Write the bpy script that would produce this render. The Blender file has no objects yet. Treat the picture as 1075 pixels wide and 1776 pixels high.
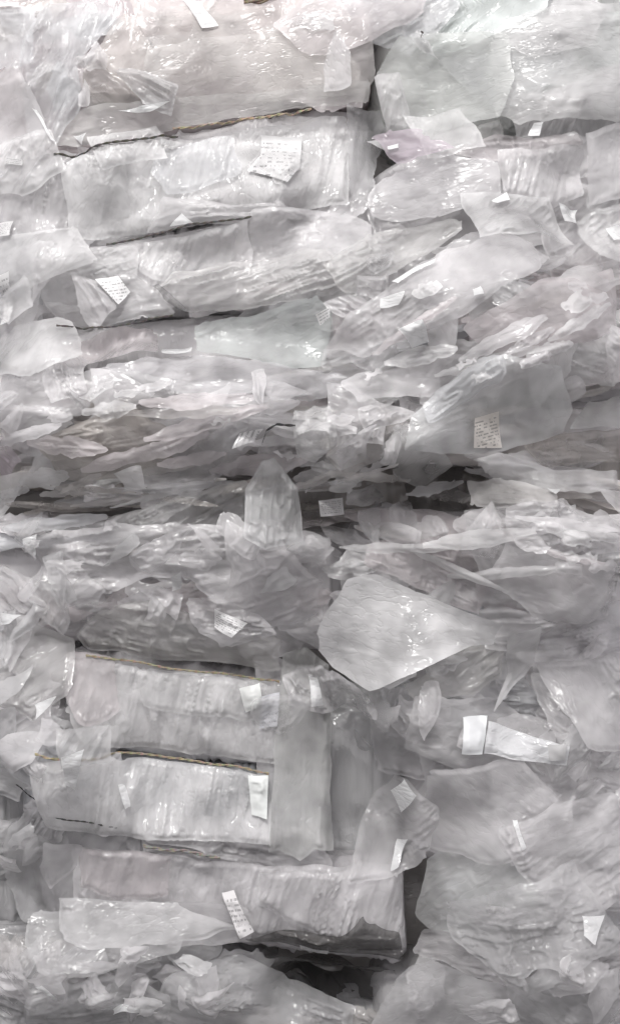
import bpy, math, random
import numpy as np
from mathutils import Vector
from mathutils.geometry import delaunay_2d_cdt

random.seed(7)
RNG = np.random.default_rng(11)
scene = bpy.context.scene
COL = scene.collection

# ------------------------------------------------------------------ camera
M = 1.0 / 500.0            # metres per layout unit (the stack is laid out in 2 mm units)
DC = 5.0                   # camera distance from the face of the stack
ZC = 2.05                  # camera height
cam_d = bpy.data.cameras.new('camera')
cam = bpy.data.objects.new('camera', cam_d); COL.objects.link(cam)
cam.location = (0, -DC, ZC); cam.rotation_euler = (math.radians(90), 0, 0)
cam_d.sensor_fit = 'VERTICAL'; cam_d.sensor_height = 36.0
cam_d.lens = 36.0 * DC / (1776 * M)
cam_d.clip_start = 0.05; cam_d.clip_end = 200
scene.camera = cam

# ------------------------------------------------------------------ light
world = bpy.data.worlds.new('World'); scene.world = world; world.use_nodes = True
bg = world.node_tree.nodes['Background']
bg.inputs[0].default_value = (1.0, 0.958, 0.99, 1); bg.inputs[1].default_value = 0.84
def area(name, loc, target, sx, sy, power, colour):
    d = bpy.data.lights.new(name, 'AREA'); d.shape = 'RECTANGLE'; d.size = sx; d.size_y = sy
    d.energy = power; d.color = colour
    o = bpy.data.objects.new(name, d); COL.objects.link(o); o.location = loc
    o.rotation_euler = (Vector(target) - Vector(loc)).to_track_quat('-Z', 'Y').to_euler()
    return o
area('high_front_lamp', (-0.9, -4.6, 6.2), (0, 0, 2.6), 1.3, 0.9, 225, (1.0, 0.985, 0.96))  # unseen area lamp, added high in front so brightness falls off downward
vs = scene.view_settings
vs.view_transform = 'Standard'; vs.look = 'None'; vs.gamma = 1.0; vs.exposure = 0.24
vs.use_curve_mapping = False
scene.render.engine = 'CYCLES'
scene.cycles.use_adaptive_sampling = True; scene.cycles.adaptive_threshold = .06
scene.cycles.transparent_max_bounces = 5
scene.cycles.max_bounces = 4; scene.cycles.diffuse_bounces = 4; scene.cycles.glossy_bounces = 2; scene.cycles.transmission_bounces = 2

# ------------------------------------------------------------------ materials
def nodes(name):
    m = bpy.data.materials.new(name); m.use_nodes = True
    nt = m.node_tree; nt.nodes.clear()
    return m, nt, nt.nodes.new
def film_material(name, rough, bump, translucent, crease, clear=True):
    m, nt, N = nodes(name); L = nt.links.new
    out = N('ShaderNodeOutputMaterial'); oi = N('ShaderNodeObjectInfo'); uv = N('ShaderNodeUVMap'); uv.uv_map = 'grain'
    # faint cloudiness of the film itself
    n1 = N('ShaderNodeTexNoise'); n1.noise_dimensions = '2D'; n1.inputs['Scale'].default_value = 1.5; n1.inputs['Detail'].default_value = 2
    L(uv.outputs[0], n1.inputs['Vector'])
    r1 = N('ShaderNodeMapRange'); r1.inputs['From Min'].default_value = .3; r1.inputs['From Max'].default_value = .7
    r1.inputs['To Min'].default_value = .86; r1.inputs['To Max'].default_value = 1.08
    L(n1.outputs['Fac'], r1.inputs['Value'])
    cm = N('ShaderNodeVectorMath'); cm.operation = 'SCALE'; L(oi.outputs['Color'], cm.inputs[0]); L(r1.outputs[0], cm.inputs['Scale'])
    # crinkle relief too fine for the mesh
    n3 = N('ShaderNodeTexNoise'); n3.noise_dimensions = '2D'; n3.inputs['Scale'].default_value = 6; n3.inputs['Detail'].default_value = 2
    mp3 = N('ShaderNodeMapping'); mp3.inputs['Scale'].default_value = (.45, .95, 1); L(uv.outputs[0], mp3.inputs['Vector']); L(mp3.outputs[0], n3.inputs['Vector'])
    bp = N('ShaderNodeBump'); bp.inputs['Strength'].default_value = bump; bp.inputs['Distance'].default_value = .010
    # thin sharp crease lines where the noise crosses its middle value
    df = N('ShaderNodeMath'); df.operation = 'SUBTRACT'; df.inputs[1].default_value = .5; L(n3.outputs['Fac'], df.inputs[0])
    ab = N('ShaderNodeMath'); ab.operation = 'ABSOLUTE'; L(df.outputs[0], ab.inputs[0])
    rl = N('ShaderNodeMapRange'); rl.inputs['From Max'].default_value = .055; rl.inputs['To Min'].default_value = .34; rl.inputs['To Max'].default_value = 0; L(ab.outputs[0], rl.inputs['Value'])
    rg = N('ShaderNodeMath'); rg.operation = 'MULTIPLY_ADD'; rg.inputs[1].default_value = .7; L(n3.outputs['Fac'], rg.inputs[0]); L(rl.outputs[0], rg.inputs[2])
    if crease:
        vm = N('ShaderNodeVectorMath'); vm.operation = 'MULTIPLY_ADD'; vm.inputs[1].default_value = (.5, .5, 0); L(n1.outputs['Color'], vm.inputs[0])
        mp4 = N('ShaderNodeMapping'); mp4.inputs['Scale'].default_value = (.55, 1.25, 1); L(uv.outputs[0], mp4.inputs['Vector']); L(mp4.outputs[0], vm.inputs[2])
        vo = N('ShaderNodeTexVoronoi'); vo.voronoi_dimensions = '2D'; vo.feature = 'DISTANCE_TO_EDGE'; vo.inputs['Scale'].default_value = 5.5; L(vm.outputs[0], vo.inputs['Vector'])
        cr = N('ShaderNodeMapRange'); cr.inputs['From Max'].default_value = .16; cr.inputs['To Min'].default_value = crease; cr.inputs['To Max'].default_value = 0; L(vo.outputs['Distance'], cr.inputs['Value'])
        sm = N('ShaderNodeMath'); sm.operation = 'ADD'; L(rg.outputs[0], sm.inputs[0]); L(cr.outputs[0], sm.inputs[1])
        L(sm.outputs[0], bp.inputs['Height'])
    else: L(rg.outputs[0], bp.inputs['Height'])
    p = N('ShaderNodeBsdfPrincipled'); L(cm.outputs[0], p.inputs['Base Color']); L(bp.outputs[0], p.inputs['Normal'])
    p.inputs['Roughness'].default_value = rough
    p.inputs['IOR'].default_value = 1.52; p.inputs['Specular IOR Level'].default_value = .8
    t = N('ShaderNodeBsdfTranslucent'); L(cm.outputs[0], t.inputs['Color'])
    mx = N('ShaderNodeMixShader'); mx.inputs[0].default_value = translucent; L(p.outputs[0], mx.inputs[1]); L(t.outputs[0], mx.inputs[2])
    if not clear:
        L(mx.outputs[0], out.inputs['Surface']); return m
    tr = N('ShaderNodeBsdfTransparent')
    # cloudier film is less clear
    r4 = N('ShaderNodeMapRange'); r4.inputs['From Min'].default_value = .3; r4.inputs['From Max'].default_value = .7; r4.inputs['To Min'].default_value = .8; r4.inputs['To Max'].default_value = 1.2
    L(n1.outputs['Fac'], r4.inputs['Value'])
    al = N('ShaderNodeMath'); al.operation = 'MULTIPLY'; L(oi.outputs['Alpha'], al.inputs[0]); L(r4.outputs[0], al.inputs[1]); al.use_clamp = True
    m2 = N('ShaderNodeMixShader'); L(al.outputs[0], m2.inputs[0]); L(tr.outputs[0], m2.inputs[1]); L(mx.outputs[0], m2.inputs[2])
    L(m2.outputs[0], out.inputs['Surface'])
    return m
FILM = film_material('clear_film', .22, .34, .28, 0)
GLOSS = film_material('glossy_clear_film', .16, .36, .22, .25)
SOLID = {FILM: film_material('milky_film', .22, .34, .2, 0, False), GLOSS: film_material('glossy_milky_film', .16, .36, .16, .25, False)}

def paper_material(name, kind):
    m, nt, N = nodes(name); L = nt.links.new
    out = N('ShaderNodeOutputMaterial'); p = N('ShaderNodeBsdfPrincipled'); L(p.outputs[0], out.inputs[0])
    p.inputs['Roughness'].default_value = .5
    oi = N('ShaderNodeObjectInfo'); uv = N('ShaderNodeUVMap'); uv.uv_map = 'grain'
    if kind == 'plain':
        L(oi.outputs['Color'], p.inputs['Base Color'])
        return m
    sep = N('ShaderNodeSeparateXYZ'); L(uv.outputs[0], sep.inputs[0])
    def math_(op, a, b=None, c=None):
        n = N('ShaderNodeMath'); n.operation = op
        for i, v in enumerate((a, b, c)):
            if v is None: continue
            if isinstance(v, (int, float)): n.inputs[i].default_value = v
            else: L(v, n.inputs[i])
        return n.outputs[0]
    X, Y = sep.outputs[0], sep.outputs[1]
    rows, colsn, thr = {'lines': (9, 22, .5), 'table': (11, 14, .52), 'strip': (4, 22, .46)}[kind]
    ry = math_('MULTIPLY', Y, rows); fr = math_('FRACT', ry); fl = math_('FLOOR', ry)
    row = math_('MULTIPLY', math_('GREATER_THAN', fr, .3), math_('LESS_THAN', fr, .72))
    cx = math_('MULTIPLY', X, colsn)
    cmb = N('ShaderNodeCombineXYZ'); L(cx, cmb.inputs[0]); L(math_('MULTIPLY', fl, 7.3), cmb.inputs[1]); L(oi.outputs['Random'], cmb.inputs[2])
    n = N('ShaderNodeTexNoise'); n.inputs['Scale'].default_value = 1.0; n.inputs['Detail'].default_value = 2; L(cmb.outputs[0], n.inputs['Vector'])
    ink = math_('MULTIPLY', row, math_('GREATER_THAN', n.outputs['Fac'], thr))
    edge = math_('MULTIPLY', math_('GREATER_THAN', X, .1), math_('LESS_THAN', X, .9))
    edge2 = math_('MULTIPLY', math_('GREATER_THAN', Y, .08), math_('LESS_THAN', Y, .92))
    ink = math_('MULTIPLY', math_('MULTIPLY', ink, edge), edge2)
    mix = N('ShaderNodeMix'); mix.data_type = 'RGBA'; L(math_('MULTIPLY', ink, .5), mix.inputs['Factor'])
    L(oi.outputs['Color'], mix.inputs['A']); mix.inputs['B'].default_value = (.04, .04, .045, 1)
    L(mix.outputs['Result'], p.inputs['Base Color'])
    return m
PAPER = {k: paper_material('sticker_' + k, k) for k in ('plain', 'lines', 'table', 'strip')}

def rope_material():
    m, nt, N = nodes('twisted_rope'); L = nt.links.new
    out = N('ShaderNodeOutputMaterial'); p = N('ShaderNodeBsdfPrincipled'); L(p.outputs[0], out.inputs[0])
    tc = N('ShaderNodeTexCoord'); n = N('ShaderNodeTexNoise'); n.inputs['Scale'].default_value = 90; L(tc.outputs['Object'], n.inputs['Vector'])
    oi = N('ShaderNodeObjectInfo')
    mx = N('ShaderNodeMix'); mx.data_type = 'RGBA'; mx.blend_type = 'MULTIPLY'; mx.inputs['Factor'].default_value = .7
    L(oi.outputs['Color'], mx.inputs['A']); L(n.outputs['Color'], mx.inputs['B']); L(mx.outputs['Result'], p.inputs['Base Color'])
    p.inputs['Roughness'].default_value = .7
    return m
ROPE = rope_material()

# ------------------------------------------------------------------ noise
PERM = RNG.permutation(4096)
RV = RNG.random(4096)
def hsh(i, j, seed):
    return PERM[(PERM[(i + seed * 131) & 4095] + j) & 4095]
def facet(x, y, seed):
    """piecewise linear noise on a triangle lattice: flat facets meeting in sharp creases"""
    s = (x + y) * 0.366; i = np.floor(x + s).astype(int); j = np.floor(y + s).astype(int)
    fx = x + s - i; fy = y + s - j
    v00 = RV[hsh(i, j, seed)]; v11 = RV[hsh(i + 1, j + 1, seed)]
    v10 = RV[hsh(i + 1, j, seed)]; v01 = RV[hsh(i, j + 1, seed)]
    return np.where(fx > fy, v00 + (v10 - v00) * fx + (v11 - v10) * fy, v00 + (v01 - v00) * fy + (v11 - v01) * fx) - .5
def smooth(x, y, seed):
    i = np.floor(x).astype(int); j = np.floor(y).astype(int); fx = x - i; fy = y - j
    fx = fx * fx * fx * (fx * (fx * 6 - 15) + 10); fy = fy * fy * fy * (fy * (fy * 6 - 15) + 10)
    a = RV[hsh(i, j, seed)]; b = RV[hsh(i + 1, j, seed)]; c = RV[hsh(i, j + 1, seed)]; d = RV[hsh(i + 1, j + 1, seed)]
    return (a + (b - a) * fx) * (1 - fy) + (c + (d - c) * fx) * fy - .5
def wrinkle(a, b, size, stretch, octaves, gain, seed, warp=.28):
    """a runs along the grain, b across; size = facet size across the grain"""
    out = np.zeros_like(a); amp = 1.0; size0 = size
    for o in range(octaves):
        if size < 6: break
        x = a / (size * stretch) + o * 17.3; y = b / size + o * 5.1
        wx = smooth(a / (size * 2.1), b / (size * 2.1), seed + 3 + o) * 2 * warp
        wy = smooth(a / (size * stretch * .8), b / (size * 2.4), seed + 7 + o) * 2 * warp
        out += amp * facet(x + wx, y + wy, seed + o * 11)
        size *= .48; amp *= gain
    # sparse long tension folds: thin sharp ridges that wander along the grain
    mask = np.clip(smooth(a / (size0 * 3.2), b / (size0 * 2.6), seed + 31) * 3 + .5, 0, 1.2)
    for o, (k, wd, am) in enumerate(((1.25, .10, .55), (.55, .14, .28), (.27, .2, .26), (.15, .3, .12))):
        if size0 * k < 6.5: break
        f = smooth(a / (size0 * max(stretch, 2.2) * k) + 31 * o, b / (size0 * k) + 11 * o, seed + 50 + o)
        out += am * np.maximum(0, 1 - np.abs(f) / wd) * mask
    if stretch >= 5:                                              # tight parallel pleats of film drawn round a roll
        wv = smooth(a / 60, b / 40, seed + 91) * 1.4
        pl = 1 - 2.6 * np.abs(smooth(b / (size0 * .5) + wv, a / (size0 * 7), seed + 92))
        pm = np.clip(smooth(a / 75, b / 60, seed + 93) * 2.6 + .6, .15, 1.2)
        out += .42 * pl * pm
    return out * (.55 + .6 * mask)

# ------------------------------------------------------------------ the face of the stack as a height map (for draping)
G = 4; PAD = 160
GW, GH = (1075 + 2 * PAD) // G + 1, (1776 + 2 * PAD + 200) // G + 1
H = np.full((GH, GW), -230.0)
def gauss(A, s):
    if s < .4: return A
    r = max(1, int(3 * s)); k = np.exp(-np.arange(-r, r + 1) ** 2 / (2 * s * s)); k /= k.sum()
    P = np.pad(A, ((r, r), (0, 0)), 'edge'); B = sum(k[i] * P[i:i + A.shape[0]] for i in range(2 * r + 1))
    P = np.pad(B, ((0, 0), (r, r)), 'edge'); return sum(k[i] * P[:, i:i + A.shape[1]] for i in range(2 * r + 1))
def maxf(A, r):
    for _ in range(r):
        P = np.pad(A, 1, 'edge')
        A = np.maximum.reduce([P[1:-1, 1:-1], P[:-2, 1:-1], P[2:, 1:-1], P[1:-1, :-2], P[1:-1, 2:]])
    return A
def sample(A, x, y, x0=-PAD, y0=-PAD):
    gx = np.clip((x - x0) / G, 0, A.shape[1] - 1.001); gy = np.clip((y - y0) / G, 0, A.shape[0] - 1.001)
    i = gx.astype(int); j = gy.astype(int); fx = gx - i; fy = gy - j
    return (A[j, i] * (1 - fx) + A[j, i + 1] * fx) * (1 - fy) + (A[j + 1, i] * (1 - fx) + A[j + 1, i + 1] * fx) * fy
def splat(x, y, h):
    i = np.round((x + PAD) / G).astype(int); j = np.round((y + PAD) / G).astype(int)
    ok = (i >= 1) & (j >= 1) & (i < GW - 2) & (j < GH - 2)
    if not ok.any(): return
    i, j, h = i[ok], j[ok], h[ok]; i0, j0 = i.min() - 1, j.min() - 1; i1, j1 = i.max() + 2, j.max() + 2
    T = np.full((j1 - j0, i1 - i0), -999.0); np.maximum.at(T, (j - j0, i - i0), h)
    D = maxf(T, 1); T = np.where(T > -900, T, np.where((D > -900), D - 2, T))
    H[j0:j1, i0:i1] = np.maximum(H[j0:j1, i0:i1], T)

def world_pts(x, y, h):
    k = (DC - float(np.median(h)) * M) / DC
    return np.stack([(x - 537.5) * M * k, -h * M, ZC + (888 - y) * M * k], 1)

def add_object(name, verts, faces, uvs, mat, owner, colour):
    if colour[3] >= .97: mat = SOLID.get(mat, mat)
    c = verts.mean(0); me = bpy.data.meshes.new(name)
    me.from_pydata((verts - c).tolist(), [], faces)
    if uvs is not None:
        lay = me.uv_layers.new(name='grain'); idx = np.empty(len(me.loops), dtype=np.int32)
        me.loops.foreach_get('vertex_index', idx); lay.data.foreach_set('uv', uvs[idx].astype(np.float32).ravel())
    me.polygons.foreach_set('use_smooth', [True] * len(me.polygons)); me.materials.append(mat); me.update()
    o = bpy.data.objects.new(name, me); COL.objects.link(o); o.color = colour
    p = Vector(c)
    if owner is not None:
        o.parent = owner
        q = owner
        while q is not None: p = p - q.location; q = q.parent
    o.location = p
    return o
def tag(o, label, cat, group=None):
    o['label'] = label; o['category'] = cat
    if group: o['group'] = group
    return o

# ------------------------------------------------------------------ film sheets
def dense_outline(poly, step, rag, seed):
    P = np.array(poly, float); pts = []
    if rag >= 2 and len(P) > 4:                                   # film hangs in curves between its corners
        Q = []; r = random.Random(seed)
        for k in range(len(P)):
            a, b, c = P[k - 1], P[k], P[(k + 1) % len(P)]; t = r.choice((.02, .04, .08, .2))
            Q += [b + (a - b) * t, b + (a - b) * t * .3 + (c - b) * t * .3, b + (c - b) * t]
        P = np.array(Q)
    for k in range(len(P)):
        a, b = P[k], P[(k + 1) % len(P)]; L = np.hypot(*(b - a)); n = max(1, int(L / step)); d = (b - a) / max(L, 1e-6); nn = np.array([-d[1], d[0]])
        t = np.arange(n) / n
        w = np.sin(np.pi * t) ** .6
        off = (smooth(t * L / 45 + k * 9.7, t * 0 + seed, seed) * 3.2 + facet(t * L / 12 + k * 3.1, t * 0 + seed * .37, seed + 5) * .6) * rag * w
        pts.append(a + t[:, None] * (b - a) + off[:, None] * nn)
    return np.concatenate(pts)
def inside(x, y, P):
    r = np.zeros(len(x), bool); n = len(P)
    for k in range(n):
        x1, y1 = P[k]; x2, y2 = P[(k + 1) % n]
        c = (y1 > y) != (y2 > y)
        if c.any(): r ^= c & (x < (x2 - x1) * (y - y1) / ((y2 - y1) or 1e-9) + x1)
    return r
def edge_dist(x, y, P):
    d = np.full(len(x), 1e9); n = len(P)
    for k in range(n):
        a = P[k]; b = P[(k + 1) % n]; e = b - a; L2 = max(e @ e, 1e-9)
        t = np.clip(((x - a[0]) * e[0] + (y - a[1]) * e[1]) / L2, 0, 1)
        d = np.minimum(d, (x - a[0] - t * e[0]) ** 2 + (y - a[1] - t * e[1]) ** 2)
    return np.sqrt(d)

GREY = (.685, .672, .682)
COUNT = [0]
def sheet(owner, name, poly, ang=0.0, span=5, lift=3, amp=8, size=26, stretch=2.5, octs=3, gain=.5, tint=GREY, alpha=.9,
          curl=6, rag=3, mat=None, res=None, slope=0.0, uvmode='grain', low=0, bulge=0):
    """one piece of film draped over what already stands there. span: how far it bridges hollows (map cells);
    curl: how far its free edge stands off; slope: tilt outward towards the bottom; bulge: pillow"""
    COUNT[0] += 1; seed = COUNT[0] * 7 % 997
    poly = np.array(poly, float)
    A = .5 * abs(np.dot(poly[:, 0], np.roll(poly[:, 1], 1)) - np.dot(poly[:, 1], np.roll(poly[:, 0], 1)))
    s = res or min(4.3, max(2.4, math.sqrt(A / 4200)))
    B = dense_outline(poly, s * 1.15, rag, seed)
    x0, y0 = B.min(0) - 2; x1, y1 = B.max(0) + 2
    gx, gy = np.meshgrid(np.arange(x0, x1, s), np.arange(y0, y1, s * .87)); gx = gx + (np.arange(gx.shape[0]) % 2)[:, None] * s * .5
    gx = (gx + RNG.uniform(-.2, .2, gx.shape) * s).ravel(); gy = (gy + RNG.uniform(-.2, .2, gy.shape) * s).ravel()
    ins = inside(gx, gy, B); gx, gy = gx[ins], gy[ins]
    ed = edge_dist(gx, gy, B); k = ed > s * .6; gx, gy, ed = gx[k], gy[k], ed[k]
    nb = len(B)
    allp = np.concatenate([B, np.stack([gx, gy], 1)])
    vv, _, ff, *_ = delaunay_2d_cdt([Vector(p) for p in allp.tolist()], [(i, (i + 1) % nb) for i in range(nb)], [list(range(nb))], 1, 1e-5)
    P = np.array([(v[0], v[1]) for v in vv]); x, y = P[:, 0], P[:, 1]
    e = np.r_[np.zeros(nb), ed] if len(P) == nb + len(ed) else edge_dist(x, y, B)
    # drape
    ix0 = max(0, int((x0 + PAD) / G) - 14); ix1 = min(GW, int((x1 + PAD) / G) + 15); iy0 = max(0, int((y0 + PAD) / G) - 14); iy1 = min(GH, int((y1 + PAD) / G) + 15)
    sub = H[iy0:iy1, ix0:ix1]
    D = gauss(maxf(sub, span), span * .75)
    D = np.maximum(D, gauss(maxf(sub, 1), .7) + .8)
    h = sample(D, x, y, ix0 * G - PAD, iy0 * G - PAD) + lift - low
    c, sn = math.cos(math.radians(ang)), math.sin(math.radians(ang))
    a = x * c - y * sn; b = x * sn + y * c                       # ang: grain direction, counter-clockwise
    w = wrinkle(a, b, size, stretch, octs, gain, seed)
    fade = np.clip(e / 10, .25, 1)
    h = h + np.maximum(amp * (w + .35) * fade, -lift * .6)
    if bulge: h = h + bulge * (1 - (1 - np.clip(e / max(e.max(), 1), 0, 1)) ** 2)
    if curl:
        cn = smooth(x / 70, y / 70, seed + 2) + .35
        h = h + curl * np.clip(cn, 0, 1) * np.exp(-(e / 9) ** 2)
    if slope: h = h + slope * (y - y.min()) / max(1, (y.max() - y.min()))
    if uvmode == 'grain': uv = np.stack([a / 100 + seed * 1.7, b / 100 + seed * .9], 1)
    else:                                                       # print runs along the first edge of the outline
        d = poly[1] - poly[0]; d = d / np.hypot(*d); n = np.array([-d[1], d[0]]); q = (P - poly[0]); u = q @ d; v = q @ n
        if v.mean() < 0: v = -v
        pq = poly - poly[0]; U = pq @ d; V = np.abs(pq @ n)
        uv = np.stack([(u - U.min()) / (U.max() - U.min()), 1 - v / V.max()], 1)
    splat(x, y, h)
    return add_object(name, world_pts(x, y, h), ff, uv, mat or FILM, owner, (*tint, alpha))

def lens(cx, cy, L, Wd, ang, seed):
    """outline of a long narrow film edge, pointed at both ends"""
    r = random.Random(seed); n = 7; up = []; dn = []
    c, s = math.cos(math.radians(ang)), math.sin(math.radians(ang))
    for i in range(n + 1):
        t = i / n; w = Wd * (math.sin(math.pi * min(max(t, .03), .97)) ** .55) * r.uniform(.7, 1.15); u = (t - .5) * L
        up.append((u, -w * .45)); dn.append((u, w * .55))
    pts = up + dn[::-1]
    return [(cx + u * c + v * s, cy - u * s + v * c) for u, v in pts]
def tear(cx, cy, L, Wd, ang, r):
    c, s = math.cos(math.radians(ang)), math.sin(math.radians(ang)); k = r.uniform(-.3, .3); b = r.uniform(-.06, .06) * L
    pts = [(-.5 * L, 0), (k * L, -Wd * .5 + b), (.5 * L, -1), (.46 * L, 1), (k * L * .5, Wd * .5 + b)]
    return [(cx + u * c + v * s, cy - u * s + v * c) for u, v in pts]
def blob(cx, cy, rx, ry, ang, n, seed, jag=.35):
    r = random.Random(seed); c, s = math.cos(math.radians(ang)), math.sin(math.radians(ang)); out = []
    for i in range(n):
        t = 2 * math.pi * (i + r.uniform(-.3, .3)) / n; k = 1 + r.uniform(-jag, jag); u = rx * k * math.cos(t); v = ry * k * math.sin(t)
        out.append((cx + u * c + v * s, cy - u * s + v * c))
    return out

# ------------------------------------------------------------------ lobes: the bulging lengths of a bale between its ties
def lobe(owner, top, bot, front, R, pleat=7, crump=7, tint=GREY, end=(.06, .06), n=3.3, lean=0, mat=None, pl_size=20):
    COUNT[0] += 1; seed = COUNT[0] * 7 % 997
    top, bot = ([(-430, q[0][1])] * (q[0][0] == -90) + list(q) + [(1510, q[-1][1])] * (q[-1][0] == 1200) for q in (top, bot))   # the row goes on past the frame
    top = np.array(top, float); bot = np.array(bot, float)
    xa, xb = max(top[0, 0], bot[0, 0]), min(top[-1, 0], bot[-1, 0])
    nu = int((xb - xa) / 4.4); u = np.linspace(0, 1, nu)
    # denser at the ends so that they round off
    X = xa + (xb - xa) * u
    T = np.interp(X, top[:, 0], top[:, 1]); Bm = np.interp(X, bot[:, 0], bot[:, 1])
    T = T - 6 + smooth(X / 60, X * 0, seed) * 7; Bm = Bm + 6 + smooth(X / 60, X * 0 + 9, seed) * 7
    yc, hh = (T + Bm) / 2, (Bm - T) / 2
    s = np.ones(nu)
    if end[0]: q = np.clip(1 - u / end[0], 0, 1); s *= (1 - q ** 2.6 + 1e-4) ** (1 / 2.6)
    if end[1]: q = np.clip(1 - (1 - u) / end[1], 0, 1); s *= (1 - q ** 2.6 + 1e-4) ** (1 / 2.6)
    nv = max(40, int(hh.max() * 2 / 3.4 * 1.5)); ph = np.linspace(-2.0, 2.0, nv)
    Sn, Cs = np.sin(ph), np.cos(ph)
    vy = np.sign(Sn) * np.abs(Sn) ** (2 / n); vh = np.sign(Cs) * np.abs(Cs) ** (2 / n)
    XX = np.repeat(X[:, None], nv, 1); S = s[:, None]
    YY = yc[:, None] + hh[:, None] * vy[None] * (.5 + .5 * S)
    HH = front - R + R * vh[None] * S + lean * vy[None] - (1 - S) * R * .25
    arc = ph[None] * hh[:, None]                                     # across the lobe
    near = np.abs(vy)[None] ** 1.6
    seg = arc + XX * 0
    w1 = wrinkle(seg, XX, pl_size, 5.0, 3, .5, seed, .8)             # pleats that fan out from the ties
    w2 = wrinkle(XX, seg, 60, 1.9, 3, .42, seed + 40)                # broad crumple
    patch = np.clip(smooth(XX / 90, seg / 70, seed + 77) * 3 + .55, .12, 1.3)
    disp = (pleat * w1 * (.35 + .9 * near) * patch + crump * w2) * 1.6
    nrm_y = np.sign(vy) * np.abs(vy) ** (n - 1); nrm_h = np.abs(vh) ** (n - 1) * np.sign(vh); ln = np.sqrt(nrm_y ** 2 + nrm_h ** 2) + 1e-6
    YY = YY + disp * (nrm_y / ln)[None] * .6; HH = HH + disp * (nrm_h / ln)[None]
    XX = XX + (S < .98) * disp * .4
    x, y, h = XX.ravel(), YY.ravel(), HH.ravel()
    I = np.arange(nu * nv).reshape(nu, nv)
    f = np.stack([I[:-1, :-1], I[:-1, 1:], I[1:, 1:], I[1:, :-1]], -1).reshape(-1, 4)
    uv = np.stack([(arc + XX * 0).ravel() / 100 + seed, x / 100], 1)
    k = np.abs(np.repeat(ph[None], nu, 0).ravel()) < 1.6
    splat(x[k], y[k], h[k])
    splat(x[k] + 2.2, y[k], h[k])
    return add_object('film_fold', world_pts(x, y, h), f.tolist(), uv, mat or FILM, owner, (*tint, 1.0))

# ------------------------------------------------------------------ ropes and strings
def rope(owner, path, r=1.7, tint=(.55, .47, .33), off=2.0, strands=2, name='tie_rope', sink=0):
    P = np.array(path, float); d = np.r_[0, np.cumsum(np.hypot(*np.diff(P, axis=0).T))]; n = int(d[-1] / 2.2) + 2; t = np.linspace(0, d[-1], n)
    x = np.interp(t, d, P[:, 0]); y = np.interp(t, d, P[:, 1])
    y = y + smooth(t / 40, t * 0, int(d[-1])) * 3
    hs = gauss(maxf(H, 1), 1.2); h = sample(hs, x, y) + off - sink
    verts = []; faces = []; m = 6
    for q in range(strands):
        ph = t / (r * 3.4) * 1.0 + q * 2 * math.pi / strands; base = len(verts)
        oy = np.cos(ph) * r * .75 * (strands > 1); oh = np.sin(ph) * r * .75 * (strands > 1)
        for i in range(n):
            for k in range(m):
                a = 2 * math.pi * k / m; verts.append((x[i], y[i] + oy[i] + math.cos(a) * r * .8, h[i] + oh[i] + math.sin(a) * r * .8))
        for i in range(n - 1):
            for k in range(m):
                faces.append((base + i * m + k, base + i * m + (k + 1) % m, base + (i + 1) * m + (k + 1) % m, base + (i + 1) * m + k))
    V = np.array(verts)
    return add_object(name, world_pts(V[:, 0], V[:, 1], V[:, 2]), faces, None, ROPE, owner, (*tint, 1))

def bale(name, px, py, label, cat='bale', group='stacked bales of plastic film'):
    o = bpy.data.objects.new(name, None); COL.objects.link(o)
    o.location = ((px - 537.5) * M, 0.2, ZC + (888 - py) * M); o.empty_display_size = .1
    return tag(o, label, cat, group)

# ================================================================== ground and the bales behind
gm, gnt, gN = nodes('concrete_ground'); go = gN('ShaderNodeOutputMaterial'); gp = gN('ShaderNodeBsdfPrincipled'); gnt.links.new(gp.outputs[0], go.inputs[0])
gx = gN('ShaderNodeTexNoise'); gx.inputs['Scale'].default_value = 6; gr = gN('ShaderNodeMapRange'); gr.inputs['To Min'].default_value = .07; gr.inputs['To Max'].default_value = .16
gnt.links.new(gx.outputs['Fac'], gr.inputs[0]); gnt.links.new(gr.outputs[0], gp.inputs['Base Color']); gp.inputs['Roughness'].default_value = .9
me = bpy.data.meshes.new('ground'); me.from_pydata([(-20, -20, -.12), (20, -20, -.12), (20, 8, -.12), (-20, 8, -.12)], [], [(0, 1, 2, 3)]); me.materials.append(gm)
g = bpy.data.objects.new('ground', me); COL.objects.link(g); g['kind'] = 'structure'

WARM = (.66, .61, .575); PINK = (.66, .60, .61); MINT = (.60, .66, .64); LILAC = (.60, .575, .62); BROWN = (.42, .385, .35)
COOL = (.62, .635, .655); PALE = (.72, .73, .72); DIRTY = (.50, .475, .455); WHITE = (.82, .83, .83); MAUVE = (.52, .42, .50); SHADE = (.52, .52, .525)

UL = bale('plastic_film_bale', 290, 640, 'upper left bale of grey plastic film tied with brown rope')
UR = bale('plastic_film_bale', 880, 620, 'upper right bale of smooth pale film with bulging top pouch')
ML = bale('plastic_film_bale', 300, 860, 'flattened middle left bale of loose layered film above dark gap')
MR = bale('plastic_film_bale', 880, 900, 'flattened middle right bale of stacked film layers below the clear bag')
LL = bale('plastic_film_bale', 370, 1690, 'lower left bale with three rope-tied pleated film folds')
LR = bale('plastic_film_bale', 880, 1776, 'lower right bale of wide smooth grey film sheets')
LE = bale('plastic_film_bale', 40, 1260, 'bale at the left edge beside the three rope-tied folds')
BT = bale('plastic_film_bale', 380, 1950, 'bottom bale of torn dull grey film under the dark hollow')
BK = bale('plastic_film_bale', 540, 1900, 'dark brown film of the bales deep in the gaps')

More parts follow.
